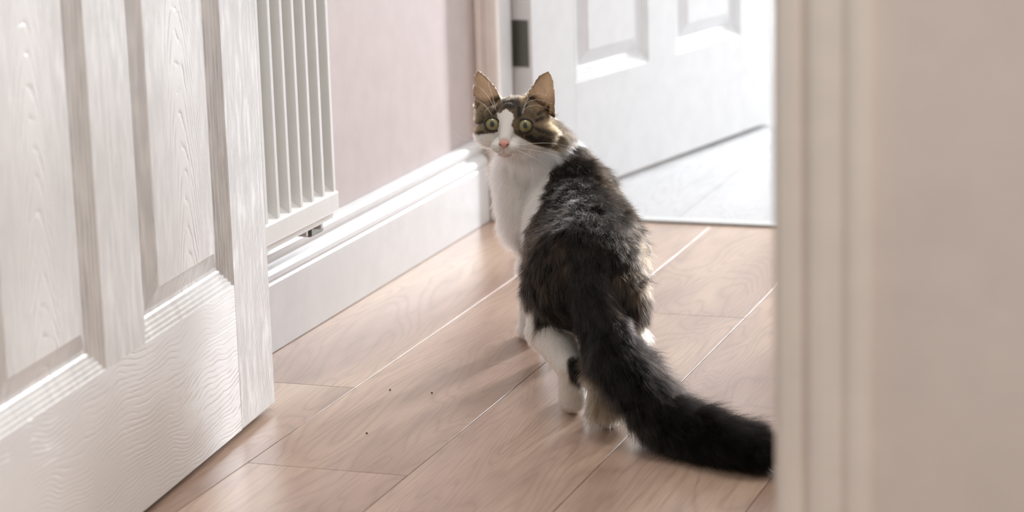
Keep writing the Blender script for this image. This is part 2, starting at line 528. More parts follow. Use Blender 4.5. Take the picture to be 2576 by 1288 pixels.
def rot_z(v, a):
    c, s = math.cos(a), math.sin(a)
    return np.array([c * v[0] - s * v[1], s * v[0] + c * v[1], v[2]])


fwd = rot_z(to_cam, math.radians(-7)); fwd = fwd / np.linalg.norm(fwd)
hx = np.cross(zup, fwd); hx /= np.linalg.norm(hx)
hz = np.cross(fwd, hx)
# small roll so the eye line follows the photograph
ra = math.radians(1.0)
hx, hz = hx * math.cos(ra) - hz * math.sin(ra), hx * math.sin(ra) + hz * math.cos(ra)
hy = -fwd


def HL(x, y, z):                                    # head-local millimetres -> world
    return E0 + (x * hx + y * hy + z * hz) * 0.001


def to_local(P):
    d = P - E0
    return d @ hx * 1000, d @ hy * 1000, d @ hz * 1000


def capsule(bm, p0, p1, r0, r1, n=20):
    p0, p1 = np.array(p0, float), np.array(p1, float)
    t = (p1 - p0); L = np.linalg.norm(t); t = t / L
    pts, rad = [], []
    for k in range(6):
        a = math.pi / 2 * (1 - k / 6); pts.append(p0 - t * r0 * math.sin(a)); rad.append(max(r0 * math.cos(a), 1e-4))
    for k in range(7):
        f = k / 6; pts.append(p0 + t * L * f); rad.append(r0 + (r1 - r0) * f)
    for k in range(1, 7):
        a = math.pi / 2 * k / 6; pts.append(p1 + t * r1 * math.sin(a)); rad.append(max(r1 * math.cos(a), 1e-4))
    tube(bm, [Vector(p) for p in pts], rad, n)


def ellipsoid(bm, c, r, ax=None):
    b2 = bmesh.new(); bmesh.ops.create_icosphere(b2, subdivisions=3, radius=1.0)
    A = np.array([hx, hy, hz]) if ax is None else np.eye(3)
    for v in b2.verts:
        q = np.array(v.co) * r
        v.co = Vector(np.array(c) + q @ A)
    me = bpy.data.meshes.new('t'); b2.to_mesh(me); b2.free(); bm.from_mesh(me); bpy.data.meshes.remove(me)


hr = HL(6, 42, -4)
SEG = [  # name, p0, p1, r0, r1
    ('torso', (-0.936, 2.876, 0.188), (-0.902, 2.80, 0.165), 0.055, 0.063),
    ('torso', (-0.902, 2.80, 0.165), (-0.861, 2.71, 0.157), 0.063, 0.067),
    ('torso', (-0.861, 2.71, 0.157), (-0.840, 2.622, 0.152), 0.067, 0.066),
    ('neck', hr, (-0.968, 2.874, 0.235), 0.037, 0.045),
    ('neck', (-0.968, 2.874, 0.235), (-0.936, 2.876, 0.188), 0.045, 0.055),
    ('chest', (-0.990, 2.868, 0.225), (-0.983, 2.872, 0.165), 0.036, 0.043),
    ('thigh_left', (-0.868, 2.622, 0.128), (-0.880, 2.612, 0.088), 0.040, 0.027),
    ('shin_left', (-0.880, 2.612, 0.088), (-0.838, 2.556, 0.060), 0.026, 0.015),
    ('foot_left', (-0.838, 2.556, 0.060), (-0.838, 2.566, 0.0165), 0.0135, 0.0155),
    ('foot_left', (-0.838, 2.566, 0.0165), (-0.850, 2.606, 0.013), 0.0155, 0.0125),
    ('thigh_right', (-0.812, 2.618, 0.128), (-0.792, 2.600, 0.088), 0.040, 0.030),
    ('shin_right', (-0.792, 2.600, 0.088), (-0.784, 2.520, 0.060), 0.027, 0.015),
    ('foot_right', (-0.784, 2.520, 0.060), (-0.781, 2.520, 0.0165), 0.0135, 0.0155),
    ('foot_right', (-0.781, 2.520, 0.0165), (-0.785, 2.559, 0.013), 0.0155, 0.0125),
    ('foreleg_left', (-0.968, 2.874, 0.150), (-0.984, 2.866, 0.095), 0.034, 0.021),
    ('foreleg_left', (-0.984, 2.866, 0.095), (-0.991, 2.864, 0.0165), 0.019, 0.0145),
    ('foreleg_left', (-0.991, 2.864, 0.0165), (-1.000, 2.882, 0.013), 0.0155, 0.0125),
    ('foreleg_right', (-0.915, 2.893, 0.150), (-0.905, 2.900, 0.095), 0.034, 0.021),
    ('foreleg_right', (-0.905, 2.900, 0.095), (-0.903, 2.902, 0.0165), 0.019, 0.0145),
    ('foreleg_right', (-0.903, 2.902, 0.0165), (-0.912, 2.922, 0.013), 0.0155, 0.0125),
]
tail_pts = [(-0.826, 2.590, 0.172), (-0.815, 2.566, 0.150), (-0.798, 2.546, 0.125), (-0.773, 2.517, 0.093), (-0.738, 2.491, 0.063), (-0.706, 2.468, 0.041), (-0.672, 2.450, 0.031),
            (-0.632, 2.430, 0.027), (-0.580, 2.405, 0.026)]
tail_r = [0.026, 0.025, 0.024, 0.023, 0.022, 0.021, 0.020, 0.018, 0.012]
for i in range(len(tail_pts) - 1):
    SEG.append(('tail', tail_pts[i], tail_pts[i + 1], tail_r[i], tail_r[i + 1]))

bm = bmesh.new()
for nm, a, b, ra_, rb_ in SEG:
    capsule(bm, a, b, ra_, rb_)
# belly and rump fullness; last bulge added to shade the tail root
ellipsoid(bm, (-0.841, 2.628, 0.135), np.array([0.070, 0.060, 0.062]), 'w')
ellipsoid(bm, (-0.862, 2.72, 0.140), np.array([0.062, 0.075, 0.055]), 'w')
ellipsoid(bm, (-0.925, 2.85, 0.20), np.array([0.048, 0.045, 0.045]), 'w')
ellipsoid(bm, (-0.797, 2.603, 0.128), np.array([0.036, 0.048, 0.048]), 'w')
# toes
for (px_, py_, sgn) in ((-0.853, 2.617, 0), (-0.788, 2.570, 0), (-1.003, 2.891, 0), (-0.915, 2.931, 0)):
    for k in (-1.5, -0.5, 0.5, 1.5):
        ellipsoid(bm, (px_ + k * 0.0068, py_ + 0.004 - abs(k) * 0.003, 0.0088), np.array([0.0052, 0.0095, 0.0078]), 'w')
# head
for c, r in (((5, 34, 2), (42, 41, 33)), ((-25, 20, -12), (19, 20, 17)), ((-27, 30, 10), (17, 17, 19)), ((34, 24, -12), (21, 24, 19)), ((-11, -6, -26.5), (10.5, 10.5, 8.5)), ((4.5, -6, -27), (10.5, 10.5, 8.5)), ((-3.5, 0, -24), (17, 10.5, 12)),
             ((-3.5, -3, -35), (8.5, 9, 6)), ((-19, 14, 14), (13, 12, 10)), ((18, 15, 13), (13, 12, 10)), ((-25, 13, -13), (13, 13, 9)), ((23, 14, -14), (14, 13, 9)), ((3, 18, -20), (26, 22, 17))):
    ellipsoid(bm, HL(*c), np.array(r) * 0.001)
capsule(bm, HL(0, 8, 16), HL(-2.5, -11, -18), 0.0120, 0.0072)

# ears: cupped shells, part of the same body surface
ear_def = {
    'L': dict(outer=[(-46, 30, 14), (-48.5, 29, 32), (-48.5, 27, 50), (-47, 27, 62), (-43.5, 28, 68.5)],
              inner=[(-11, 24, 30), (-17, 25, 43), (-27, 26, 55.5), (-36, 27, 64), (-43.0, 28, 68.8)], cup=15),
    'R': dict(outer=[(55, 36, 8), (55.0, 34, 28), (54, 32, 46), (51.5, 31, 60), (46.5, 31, 68)],
              inner=[(15, 25, 30), (21.5, 26, 44), (28.5, 28, 54.5), (36, 30, 63.5), (45.8, 31, 68.3)], cup=15)}


def cr_interp(pts, t):
    pts = np.array(pts, float); n = len(pts) - 1
    x = min(max(t * n, 0), n - 1e-6); i = int(x); f = x - i
    p0 = pts[max(i - 1, 0)]; p1 = pts[i]; p2 = pts[i + 1]; p3 = pts[min(i + 2, n)]
    return 0.5 * ((2 * p1) + (-p0 + p2) * f + (2 * p0 - 5 * p1 + 4 * p2 - p3) * f * f + (-p0 + 3 * p1 - 3 * p2 + p3) * f ** 3)


ear_front = []
for key, e in ear_def.items():
    NU, NV = 18, 26
    front, back = [], []
    for j in range(NV + 1):
        t = j / NV
        o_, i_ = cr_interp(e['outer'], t), cr_interp(e['inner'], t)
        rf, rb = [], []
        for i in range(NU + 1):
            s = i / NU
            p = o_ * (1 - s) + i_ * s
            prof_ = math.sin(math.pi * s) ** 0.8
            cup = e['cup'] * prof_ * (1 - t) ** 0.75
            f_ = p + np.array([0, cup, 0])
            th = 2.4
            rf.append(bm.verts.new(Vector(HL(*f_)))); rb.append(bm.verts.new(Vector(HL(f_[0], f_[1] + th * (0.35 + 0.65 * prof_) + 0.8, f_[2]))))
            ear_front.append(np.append(HL(*f_), 0))
        front.append(rf); back.append(rb)
    for j in range(NV):
        for i in range(NU):
            bm.faces.new((front[j][i], front[j][i + 1], front[j + 1][i + 1], front[j + 1][i]))
            bm.faces.new((back[j][i], back[j + 1][i], back[j + 1][i + 1], back[j][i + 1]))
        bm.faces.new((front[j][0], front[j + 1][0], back[j + 1][0], back[j][0]))
        bm.faces.new((front[j][NU], back[j][NU], back[j + 1][NU], front[j + 1][NU]))
    for i in range(NU):
        bm.faces.new((front[0][i], back[0][i], back[0][i + 1], front[0][i + 1]))
        bm.faces.new((front[NV][i], front[NV][i + 1], back[NV][i + 1], back[NV][i]))
bmesh.ops.translate(bm, verts=bm.verts, vec=-CR)
body = mk('body', bm, None, cat)
m1 = body.modifiers.new('r', 'REMESH'); m1.mode = 'VOXEL'; m1.voxel_size = 0.0015
m2 = body.modifiers.new('s', 'SMOOTH'); m2.factor = 0.5; m2.iterations = 4
dg = bpy.context.evaluated_depsgraph_get()
me = bpy.data.meshes.new_from_object(body.evaluated_get(dg))
body.modifiers.clear(); old = body.data; body.data = me; bpy.data.meshes.remove(old)
me.name = 'body'
me.calc_loop_triangles()
nv = len(me.vertices)
V = np.empty(nv * 3); me.vertices.foreach_get('co', V); V = V.reshape(-1, 3)
VN = np.empty(nv * 3); me.vertices.foreach_get('normal', VN); VN = VN.reshape(-1, 3)
nt = len(me.loop_triangles)
T = np.empty(nt * 3, dtype=np.int32); me.loop_triangles.foreach_get('vertices', T); T = T.reshape(-1, 3)
me.polygons.foreach_set('use_smooth', [True] * len(me.polygons))


def fbm(P, sc, seed=0, octv=3):
    """cheap vectorised pseudo-noise from rotated sines, about -1..1"""
    r = np.random.default_rng(seed); out = np.zeros(len(P)); amp = 1.0; tot = 0
    sc = np.array(sc, float) * np.ones(3)
    for o in range(octv):
        for q in range(4):
            k = r.normal(size=3); k /= np.linalg.norm(k)
            out += amp * np.sin((P * sc * (1.9 ** o)) @ k + r.uniform(0, 6.28) + 1.3 * np.sin((P * sc * (1.9 ** o)) @ r.normal(size=3) * 0.6))
            tot += amp * 0.55
        amp *= 0.6
    return np.clip(out / tot, -1.3, 1.3)


def sstep(a, b, x):
    t = np.clip((x - a) / (b - a), 0, 1); return t * t * (3 - 2 * t)


segs = [(nm, np.array(a, float), np.array(b, float), r0, r1) for nm, a, b, r0, r1 in SEG]
EF = np.array(ear_front)[:, :3]
names = sorted(set(s[0] for s in segs)) + ['head', 'ear_l', 'ear_r']
NID = {n: i for i, n in enumerate(names)}
blz_z = np.array([-60, -31, -27, -24, -19, -15.5, -13, -9.5, -6, 0, 6, 10, 14, 18, 21, 60.0])
blz_l = np.array([-80, -80, -75, -70, -64, -56, -40, -17, -14, -13, -12.5, -13, -12, -8, 1, 8.0])
blz_r = np.array([80, 60, 42, 30, 22, 16, 11, 7.5, 6.5, 5, 5.5, 7.5, 5, 1, -5, -10.0])


def lin(h):  # 0..255 grey/colour to linear
    return np.array([(c / 255) ** 2.2 for c in h])


def shade(P, N):
    """P world positions, N normals -> colour, length, flow, lift, stiffness region id, keep"""
    n = len(P)
    best = np.full(n, 9.0); sid = np.zeros(n, int); sd = np.zeros((n, 3))
    for nm, a, b, r0, r1 in segs:
        ab = b - a; L2 = ab @ ab
        t = np.clip(((P - a) @ ab) / L2, 0, 1)
        dist = np.linalg.norm(P - (a + t[:, None] * ab), axis=1) - (r0 + (r1 - r0) * t)
        m = dist < best
        best[m] = dist[m]; sid[m] = NID[nm]; sd[m] = ab / math.sqrt(L2)
    lx, ly, lz = to_local(P)
    hd = np.linalg.norm(np.stack([(lx - 5) / 44, (ly - 32) / 44, (lz - 0) / 38], 1), axis=1)
    face = (hd < 1.12) | ((ly < 30) & (lz > -48) & (np.abs(lx) < 58))
    isL = (lx < -8) & (lz > 24) & (hd > 1.04) & (ly < 60)
    isR = (lx > 12) & (lz > 22) & (hd > 1.04) & (ly < 60)
    isL |= (lx < -8) & (lz > 38); isR |= (lx > 14) & (lz > 38)
    isR |= (lx > 46) & (lz > 14) & (ly < 50)
    face |= (hd < 1.32) & (ly < 45)
    face &= ~(isL | isR)
    face &= (lz > -46)
    sid[face] = NID['head']; sid[isL] = NID['ear_l']; sid[isR] = NID['ear_r']
    col = np.zeros((n, 3)); ln = np.full(n, 0.014); lift = np.full(n, 0.35)
    flow = sd.copy()
    nz = fbm(P, (90, 45, 70), 3); nf = fbm(P, 260, 5); nb = fbm(P, (38, 28, 38), 8)
    black = np.array([0.005, 0.004, 0.0036]); brown = np.array([0.040, 0.024, 0.014]); dk = np.array([0.030, 0.020, 0.014])
    white = np.array([0.90, 0.865, 0.81]); cream = np.array([0.62, 0.52, 0.38])
    w = sstep(0.05, 0.9, nz * 0.6 + nf * 0.35 + nb * 0.4)[:, None]
    dark = black * (1 - w) + brown * w
    col[:] = dark
    # torso
    m = sid == NID['torso']
    ln[m] = 0.025; lift[m] = 0.24
    flow[m] = sd[m] + np.array([0, 0, -0.55])
    wb = sstep(-0.55, -0.85, N[:, 2]) * m * (P[:, 1] > 2.70)
    # front of the body: white bib
    xb = -0.983 + (P[:, 2] - 0.165) * 0.50 + 0.0035 * nf
    bib = sstep(0.003, -0.003, P[:, 0] - xb) * (P[:, 1] > 2.77) * sstep(0.268, 0.258, P[:, 2] + 0.002 * nf)
    bib = np.maximum(bib, (lz < -22) * (lx < 50) * (ly < 40) * (P[:, 0] < xb + 0.03))
    body_w = np.clip(bib + wb, 0, 1)
    m = np.isin(sid, [NID['torso'], NID['neck']])
    col[m] = (col * (1 - body_w[:, None]) + white * body_w[:, None])[m]
    m = sid == NID['neck']
    ln[m] = 0.019 + 0.006 * (bib[m] > 0.5); lift[m] = 0.45
    flow[m] = sd[m] * 0.8 + np.array([0.0, 0.0, -0.5])
    m = sid == NID['chest']
    col[m] = (col * (1 - bib[:, None]) + white * bib[:, None])[m]; ln[m] = (0.024 + 0.008 * sstep(0.20, 0.25, P[:, 2]))[m]; lift[m] = (0.36 + 0.25 * sstep(0.20, 0.25, P[:, 2]))[m]; flow[m] = np.array([0.0, -0.05, -1.0])
    # thighs
    m = sid == NID['thigh_left']
    wt = np.clip(sstep(0.084, 0.074, P[:, 2] + 0.004 * nf + 0.004 * nz) + sstep(-0.888, -0.894, P[:, 0]) * sstep(0.122, 0.112, P[:, 2] + 0.003 * nf), 0, 1)
    col[m] = (dark * (1 - wt[:, None]) + white * wt[:, None])[m]
    ln[m] = (0.021 - 0.011 * wt)[m]; lift[m] = 0.28; flow[m] = np.array([0.10, 0.0, -1.0])
    m = sid == NID['thigh_right']
    wt = np.clip(sstep(0.082, 0.068, P[:, 2] + 0.006 * nf) + sstep(-0.772, -0.764, P[:, 0] + 0.004 * nf) * sstep(0.112, 0.096, P[:, 2]), 0, 1)
    col[m] = (dark * (1 - wt[:, None]) + cream * wt[:, None])[m]
    ln[m] = 0.024; lift[m] = 0.30; flow[m] = np.array([0.05, -0.10, -1.0])
    for nm in ('shin_left', 'foot_left'):
        m = sid == NID[nm]
        q = sstep(0.0210, 0.0165, np.linalg.norm((P - np.array([-0.818, 2.548, 0.060])) * np.array([1, 1, 0.8]), axis=1) + 0.002 * nf)
        col[m] = (white * (1 - q[:, None]) + black * q[:, None])[m]
        ln[m] = (0.0075 + 0.008 * q)[m]; lift[m] = 0.25; flow[m] = np.array([0, 0, -1.0])
    for nm in ('shin_right', 'foot_right'):
        m = sid == NID[nm]
        q = sstep(0.060, 0.072, P[:, 2] + 0.003 * nf)
        col[m] = (cream * 1.1 * (1 - q[:, None]) + dark * q[:, None])[m]
        ln[m] = np.where(P[:, 2] > 0.025, 0.027, 0.016)[m]; lift[m] = 0.42; flow[m] = np.array([0.02, -0.1, -1.0])
    for nm in ('foreleg_left', 'foreleg_right'):
        m = sid == NID[nm]
        col[m] = white; ln[m] = np.where(P[:, 2] > 0.1, 0.016, 0.007)[m]; lift[m] = 0.25; flow[m] = np.array([0, 0, -1.0])
    low = P[:, 2] < 0.02
    ln[low & (sid != NID['tail'])] = 0.0045
    m = sid == NID['tail']
    wt2 = sstep(0.10, 0.17, P[:, 2])[:, None]
    col[m] = (black * (1 - w * 0.35) * 1.0 + brown * w * 0.25 + (dark - black) * wt2 * 0.5)[m]
    ln[m] = (0.036 + 0.008 * sstep(-0.79, -0.70, P[:, 0]) - 0.012 * sstep(-0.62, -0.59, P[:, 0]))[m]; lift[m] = 0.40
    up_ = sstep(0.085, 0.14, P[:, 2])
    ln[m] = (ln * (1 - 0.42 * up_))[m]; lift[m] = (0.40 - 0.22 * up_)[m]
    flow[m] = sd[m]
    # ---- head
    tab_l = np.array([0.19, 0.135, 0.075]); tab_m = np.array([0.070, 0.050, 0.029]); tab_d = np.array([0.012, 0.009, 0.007])
    g = fbm(np.stack([lx * 1.6, ly * 0.7, lz * 0.9], 1), 0.16, 21)[:, None]
    g2 = fbm(np.stack([lx, ly, lz], 1), 0.7, 22)[:, None]
    tb = tab_m + (tab_l - tab_m) * np.clip(0.45 + 0.5 * g + 0.25 * g2, 0, 1)

    def stripe(x0, z0, x1, z1, wd):
        wd = wd * 1.25
        ax, az = lx - x0, lz - z0; bx, bz = x1 - x0, z1 - z0
        t = np.clip((ax * bx + az * bz) / (bx * bx + bz * bz), 0, 1)
        return sstep(wd, wd * 0.45, np.hypot(ax - t * bx, az - t * bz) + 0.5 * nf)
    dkm = np.zeros(n)
    for st in ((-19, 14, -14, 22, 2.2), (-14, 22, -7, 36, 2.0), (14, 9, 13, 20, 2.4), (13, 20, 8, 36, 2.0), (-8, 27, -4, 40, 2.4), (1, 29, 2, 40, 3.0), (5, 25, 6, 38, 1.8),
               (-2, 33, -2, 42, 5.0), (31, -2, 40, -7, 2.2), (40, -7, 50, -11, 3.0), (-31, 3, -40, 1, 1.8), (-40, 1, -47, -6, 2.0), (-33, -9, -43, -13, 2.0), (24, -13, 44, -24, 4.0), (40, -16, 48, -19, 4.0),
               (20, 22, 24, 34, 1.5), (-24, 20, -25, 32, 1.4), (34, 6, 46, 10, 2.2), (36, 14, 48, 22, 2.0), (13, -8, 17, -11, 2.5)):
        dkm = np.maximum(dkm, stripe(*st) * 0.95)
    dkm = np.maximum(dkm, 0.85 * sstep(4, 14, lx - 42) * sstep(-8, -16, lz) * 0.7)
    dkm = np.maximum(dkm, 0.9 * sstep(18, 25, lz + 2.5 * nf) * (1 - 0) * sstep(15, 9, np.abs(lx + 1)))
    dkm = np.maximum(dkm, 0.45 * sstep(28, 36, lz))
    dkm = dkm[:, None]
    tb = tb * (1 - dkm) + tab_d * dkm
    # pale rims round the eyes
    for ex, ez in ((-20.8, 1.0), (20.8, -0.5)):
        rr = np.hypot(lx - ex, lz - ez)
        ring = (sstep(13.6, 12.0, rr) * sstep(9.0, 10.4, rr) * 0.2)[:, None]
        tb = tb * (1 - ring) + np.array([0.33, 0.25, 0.15]) * ring
    Lb = np.interp(lz, blz_z, blz_l); Rb = np.interp(lz, blz_z, blz_r)
    jag = 1.2 * nf + 0.9 * fbm(np.stack([lx, ly, lz], 1), 1.1, 31) + 2.6 * fbm(np.stack([lx * 1.6, ly * 0.1, lz * 0.25], 1), 1.0, 33, 2) * sstep(6, 16, lz)
    wf = sstep(-0.8, 0.8, lx - Lb + jag) * sstep(-0.8, 0.8, Rb - lx + jag)
    wf = np.where((ly > 34), wf * (lz < -18) * (lx < 40), wf)
    wf = np.maximum(wf, ((lx < -40) & (lz < -11)) * 1.0)
    wf = wf[:, None]
    hc = tb * (1 - wf) + white * wf
    # pinkish skin showing at the bridge just above the nose and round the lips
    pk = (sstep(7, 3, np.hypot(lx + 3, lz + 20)) * 0.35 + sstep(2.5, 0.8, np.abs(lz + 38 + 0.012 * (lx + 3) ** 2)) * sstep(17, 6, np.abs(lx + 3)) * 0.35 * (ly < 5))[:, None]
    hc = hc * (1 - pk) + np.array([0.62, 0.30, 0.25]) * pk
    m = sid == NID['head']
    rear = sstep(30, 46, ly)[:, None]
    darkrear = tb * 0.8 * (1 - sstep(0.2, 0.8, nz)[:, None] * 0.6)
    hc2 = hc * (1 - rear) + np.where(wf > 0.5, hc, darkrear) * rear
    ruff = (sstep(55, 60, lx) * sstep(26, 16, lz) * sstep(-22, -8, lz) * 0.9)[:, None]  # backlight on the cheek fringe, put into the fur colour
    hc2 = hc2 * (1 - ruff) + np.array([0.36, 0.28, 0.17]) * ruff
    col[m] = hc2[m]
    rad = np.stack([lx + 3, np.maximum(ly + 14, 4) * 1.1, lz + 24], 1)
    rad /= np.linalg.norm(rad, axis=1)[:, None]
    fl = rad[:, :1] * hx + rad[:, 1:2] * hy + rad[:, 2:3] * hz
    fl = fl + np.outer(sstep(10, -35, lz) * 0.35, np.array([0, 0, -1.0]))
    flow[m] = fl[m]
    hl = 0.0030 + 0.0055 * sstep(-5, 30, ly) + 0.011 * sstep(30, 52, np.abs(lx - 3)) * sstep(14, -10, lz) + 0.007 * sstep(-26, -44, lz) * sstep(0, 18, ly)
    ln[m] = hl[m]; lift[m] = (0.16 + 0.20 * sstep(5, 40, ly))[m]
    # ears
    for key, nm in ((-1, 'ear_l'), (1, 'ear_r')):
        m = sid == NID[nm]
        nfy = -(N @ hy)
        frontish = sstep(-0.1, 0.35, nfy)[:, None]
        inner = np.array([0.84, 0.64, 0.45]) * (0.9 + 0.22 * g2)
        if key == 1:
            pkk = (sstep(46, 53, lx) * sstep(46, 30, lz))[:, None]
            inner = inner * (1 - pkk) + np.array([0.55, 0.25, 0.20]) * pkk
            ed = (lx - np.interp(lz, [30, 41.6, 49.5, 61, 68.5], [15, 18, 25, 34, 44.0]))
        else:
            ed = (np.interp(lz, [30, 46, 57, 64, 69], [-11, -18, -29, -36, -42.5]) - lx)
        rim = (sstep(4.5, 1.5, ed))[:, None] * 0.85
        tip = (sstep(58, 68, lz) * 0.55)[:, None]
        c_ = inner * (1 - rim) + np.array([0.10, 0.065, 0.035]) * rim
        c_ = c_ * (1 - tip) + np.array([0.20, 0.11, 0.05]) * tip
        basem = (sstep(38, 27, lz + 1.5 * nf) * 0.85)[:, None]
        c_ = c_ * (1 - basem) + tb * basem
        c_ = c_ * frontish + np.array([0.10, 0.075, 0.045]) * (1 - frontish)
        col[m] = c_[m]
        ln[m] = np.where(nfy > 0.1, 0.0016, 0.0035)[m]; lift[m] = 0.18
        flow[m] = (hz * 1.0 + hx * key * 0.25)
    return np.clip(col, 0.002, 0.95), ln, flow, lift, sid, (lx, ly, lz)


# skin colours
colV, lnV, flV, liV, sidV, _ = shade(V + np.array(CR), VN)
ca = me.color_attributes.new('fur_color', 'FLOAT_COLOR', 'POINT')
ca.data.foreach_set('color', np.c_[colV * 0.85, np.ones(nv)].astype(np.float32).ravel())
ea_ = me.attributes.new('ear', 'FLOAT', 'POINT')
ea_.data.foreach_set('value', np.isin(sidV, [NID['ear_l'], NID['ear_r']]).astype(np.float32))
t = NT('cat_skin')
at = t.n('ShaderNodeAttribute', attribute_name='fur_color')
pb = t.bsdf(at.outputs['Color'], 0.75, None, Specular_IOR_Level=0.25)
# thin ear flaps let light through
ea = t.n('ShaderNodeAttribute', attribute_name='ear')
tr = t.n('ShaderNodeBsdfTranslucent'); tr.inputs[0].default_value = (0.88, 0.72, 0.57, 1)
mxs = t.n('ShaderNodeMixShader'); t.l(t.math('MULTIPLY', ea.outputs['Fac'], 0.42), mxs.inputs[0]); t.l(pb.outputs[0], mxs.inputs[1]); t.l(tr.outputs[0], mxs.inputs[2])
t.l(mxs.outputs[0], t.out.inputs[0])
me.materials.clear(); me.materials.append(t.m)

# strands
DENS = {'head': 2.9e6, 'ear_l': 1.3e6, 'ear_r': 1.3e6, 'neck': 1.15e6, 'chest': 1.1e6, 'torso': 0.95e6, 'tail': 1.7e6, 'foot_left': 1.6e6, 'shin_left': 1.4e6,
        'thigh_left': 1.1e6, 'thigh_right': 1.1e6, 'shin_right': 1.4e6, 'foot_right': 1.4e6, 'foreleg_left': 1.1e6, 'foreleg_right': 0.6e6}
dens_id = np.array([DENS.get(n, 1e6) for n in names])
A, B_, C_ = V[T[:, 0]], V[T[:, 1]], V[T[:, 2]]
area_t = 0.5 * np.linalg.norm(np.cross(B_ - A, C_ - A), axis=1)
dt = dens_id[sidV[T[:, 0]]]
cum = np.cumsum(area_t * dt)
NS = int(cum[-1])
pick = np.searchsorted(cum, rng.uniform(0, cum[-1], NS)); pick = np.clip(pick, 0, nt - 1)
u1 = np.sqrt(rng.uniform(size=NS)); u2 = rng.uniform(size=NS)
b0, b1, b2 = (1 - u1)[:, None], (u1 * (1 - u2))[:, None], (u1 * u2)[:, None]
P = A[pick] * b0 + B_[pick] * b1 + C_[pick] * b2
N = VN[T[pick, 0]] * b0 + VN[T[pick, 1]] * b1 + VN[T[pick, 2]] * b2
N /= np.linalg.norm(N, axis=1)[:, None]
PWd = P + np.array(CR)
col, ln, flow, lift, sid, (lx, ly, lz) = shade(PWd, N)
# tangential flow
fl = flow - (np.sum(flow * N, 1))[:, None] * N
fl /= (np.linalg.norm(fl, axis=1)[:, None] + 1e-6)
# tufts: smooth noise fields bend strands together
cl = np.stack([fbm(PWd, 150, 41), fbm(PWd, 150, 42), fbm(PWd, 150, 43)], 1)
cl2 = np.stack([fbm(PWd, 420, 51, 2), fbm(PWd, 420, 52, 2), fbm(PWd, 420, 53, 2)], 1)
shortf = np.clip(ln / 0.02, 0.15, 1.3)[:, None]
rnd = rng.normal(size=(NS, 3))
d0 = N * lift[:, None] * 1.6 + fl * 0.9 + cl * 0.13 * shortf + cl2 * 0.18 * shortf + rnd * 0.09
d0 /= np.linalg.norm(d0, axis=1)[:, None]
d1 = N * lift[:, None] * 0.55 + fl * 1.0 + cl * 0.20 * shortf + cl2 * 0.26 * shortf + rnd * 0.14 + np.array([0, 0, -0.12]) * shortf
d1 /= np.linalg.norm(d1, axis=1)[:, None]
L = ln * rng.uniform(0.62, 1.12, NS) * (1 + 0.16 * fbm(PWd, 200, 61))
K = 5
pts = np.zeros((NS, K, 3)); pts[:, 0] = P - N * 0.0006
for k in range(1, K):
    f = (k - 0.5) / (K - 1)
    d = d0 * (1 - f) + d1 * f; d /= np.linalg.norm(d, axis=1)[:, None]
    pts[:, k] = pts[:, k - 1] + d * (L / (K - 1))[:, None]
wp = pts + np.array(CR)
keep = wp[:, :, 2].min(1) > 0.0008
# tail and leg strands that would enter the floor are flattened onto it instead
fl_m = (~keep) & (wp[:, 0, 2] > 0.002)
zc = np.maximum(wp[:, :, 2], 0.0015 + rng.uniform(0, 0.003, NS)[:, None])
pts[:, :, 2] = np.where(fl_m[:, None], zc, pts[:, :, 2]); keep |= fl_m
# clear the eyes, nose and mouth
for ex, ez in ((-20.8, 1.0), (20.8, -0.5)):
    for k in range(K):
        q = wp[:, k] - E0
        qx, qy, qz = q @ hx * 1000, q @ hy * 1000, q @ hz * 1000
        keep &= ~((np.hypot(qx - ex, qz - ez) < 10.4) & (qy < 22))
q = wp[:, K // 2] - E0
qx, qy, qz = q @ hx * 1000, q @ hy * 1000, q @ hz * 1000
keep &= ~((np.hypot((qx + 3.2) / 8.6, (qz + 23) / 5.2) < 1.0) & (qy < 0))
keep &= ~((np.abs(qx + 3) < 1.0) & (qz > -37) & (qz < -26) & (qy < 2))
pts = pts[keep]; col = col[keep]; sidk = sid[keep]; Lk = L[keep]
NS = len(pts)
# colour of each strand, darker root band, lighter tips on part of the coat
jit = np.exp(rng.normal(0, 0.20, NS))[:, None]
c_root = col * jit
fr_ = (np.isin(sidk, [NID['foot_right'], NID['shin_right']]) & (rng.uniform(size=NS) < 0.38))[:, None]
c_root = np.where(fr_, np.array([0.05, 0.035, 0.02]), c_root)
lum = col.mean(1)
ag = ((rng.uniform(size=NS) < 0.30) & (lum < 0.10) & np.isin(sidk, [NID['torso'], NID['neck'], NID['thigh_left'], NID['thigh_right']]))[:, None]
c_tip = np.where(ag, c_root * 0.6 + np.array([0.050, 0.032, 0.018]), c_root)
hd_ = np.isin(sidk, [NID['head']])[:, None] & (lum < 0.3)[:, None] & (rng.uniform(size=NS) < 0.35)[:, None]
c_tip = np.where(hd_, c_root * 0.6 + np.array([0.12, 0.088, 0.05]), c_tip)
ft = np.array([0, 0.15, 0.5, 0.9, 1.0])[None, :, None]
cc = c_root[:, None, :] * (1 - ft) + c_tip[:, None, :] * ft
cc = np.clip(cc, 0.002, 0.93)
hc_ = bpy.data.hair_curves.new('fur')
hc_.add_curves([K] * NS)
hc_.points.foreach_set('position', pts.astype(np.float32).ravel())
r0 = np.where(Lk < 0.007, 0.00011, 0.00013)
rk = r0[:, None] * np.array([1.0, 0.95, 0.8, 0.5, 0.12])[None, :]
ra_ = hc_.attributes.get('radius') or hc_.attributes.new('radius', 'FLOAT', 'POINT')
ra_.data.foreach_set('value', rk.astype(np.float32).ravel())
cat_a = hc_.attributes.new('fur_color', 'FLOAT_COLOR', 'POINT')
cat_a.data.foreach_set('color', np.concatenate([cc, np.ones((NS, K, 1))], 2).astype(np.float32).ravel())
t = NT('cat_fur')
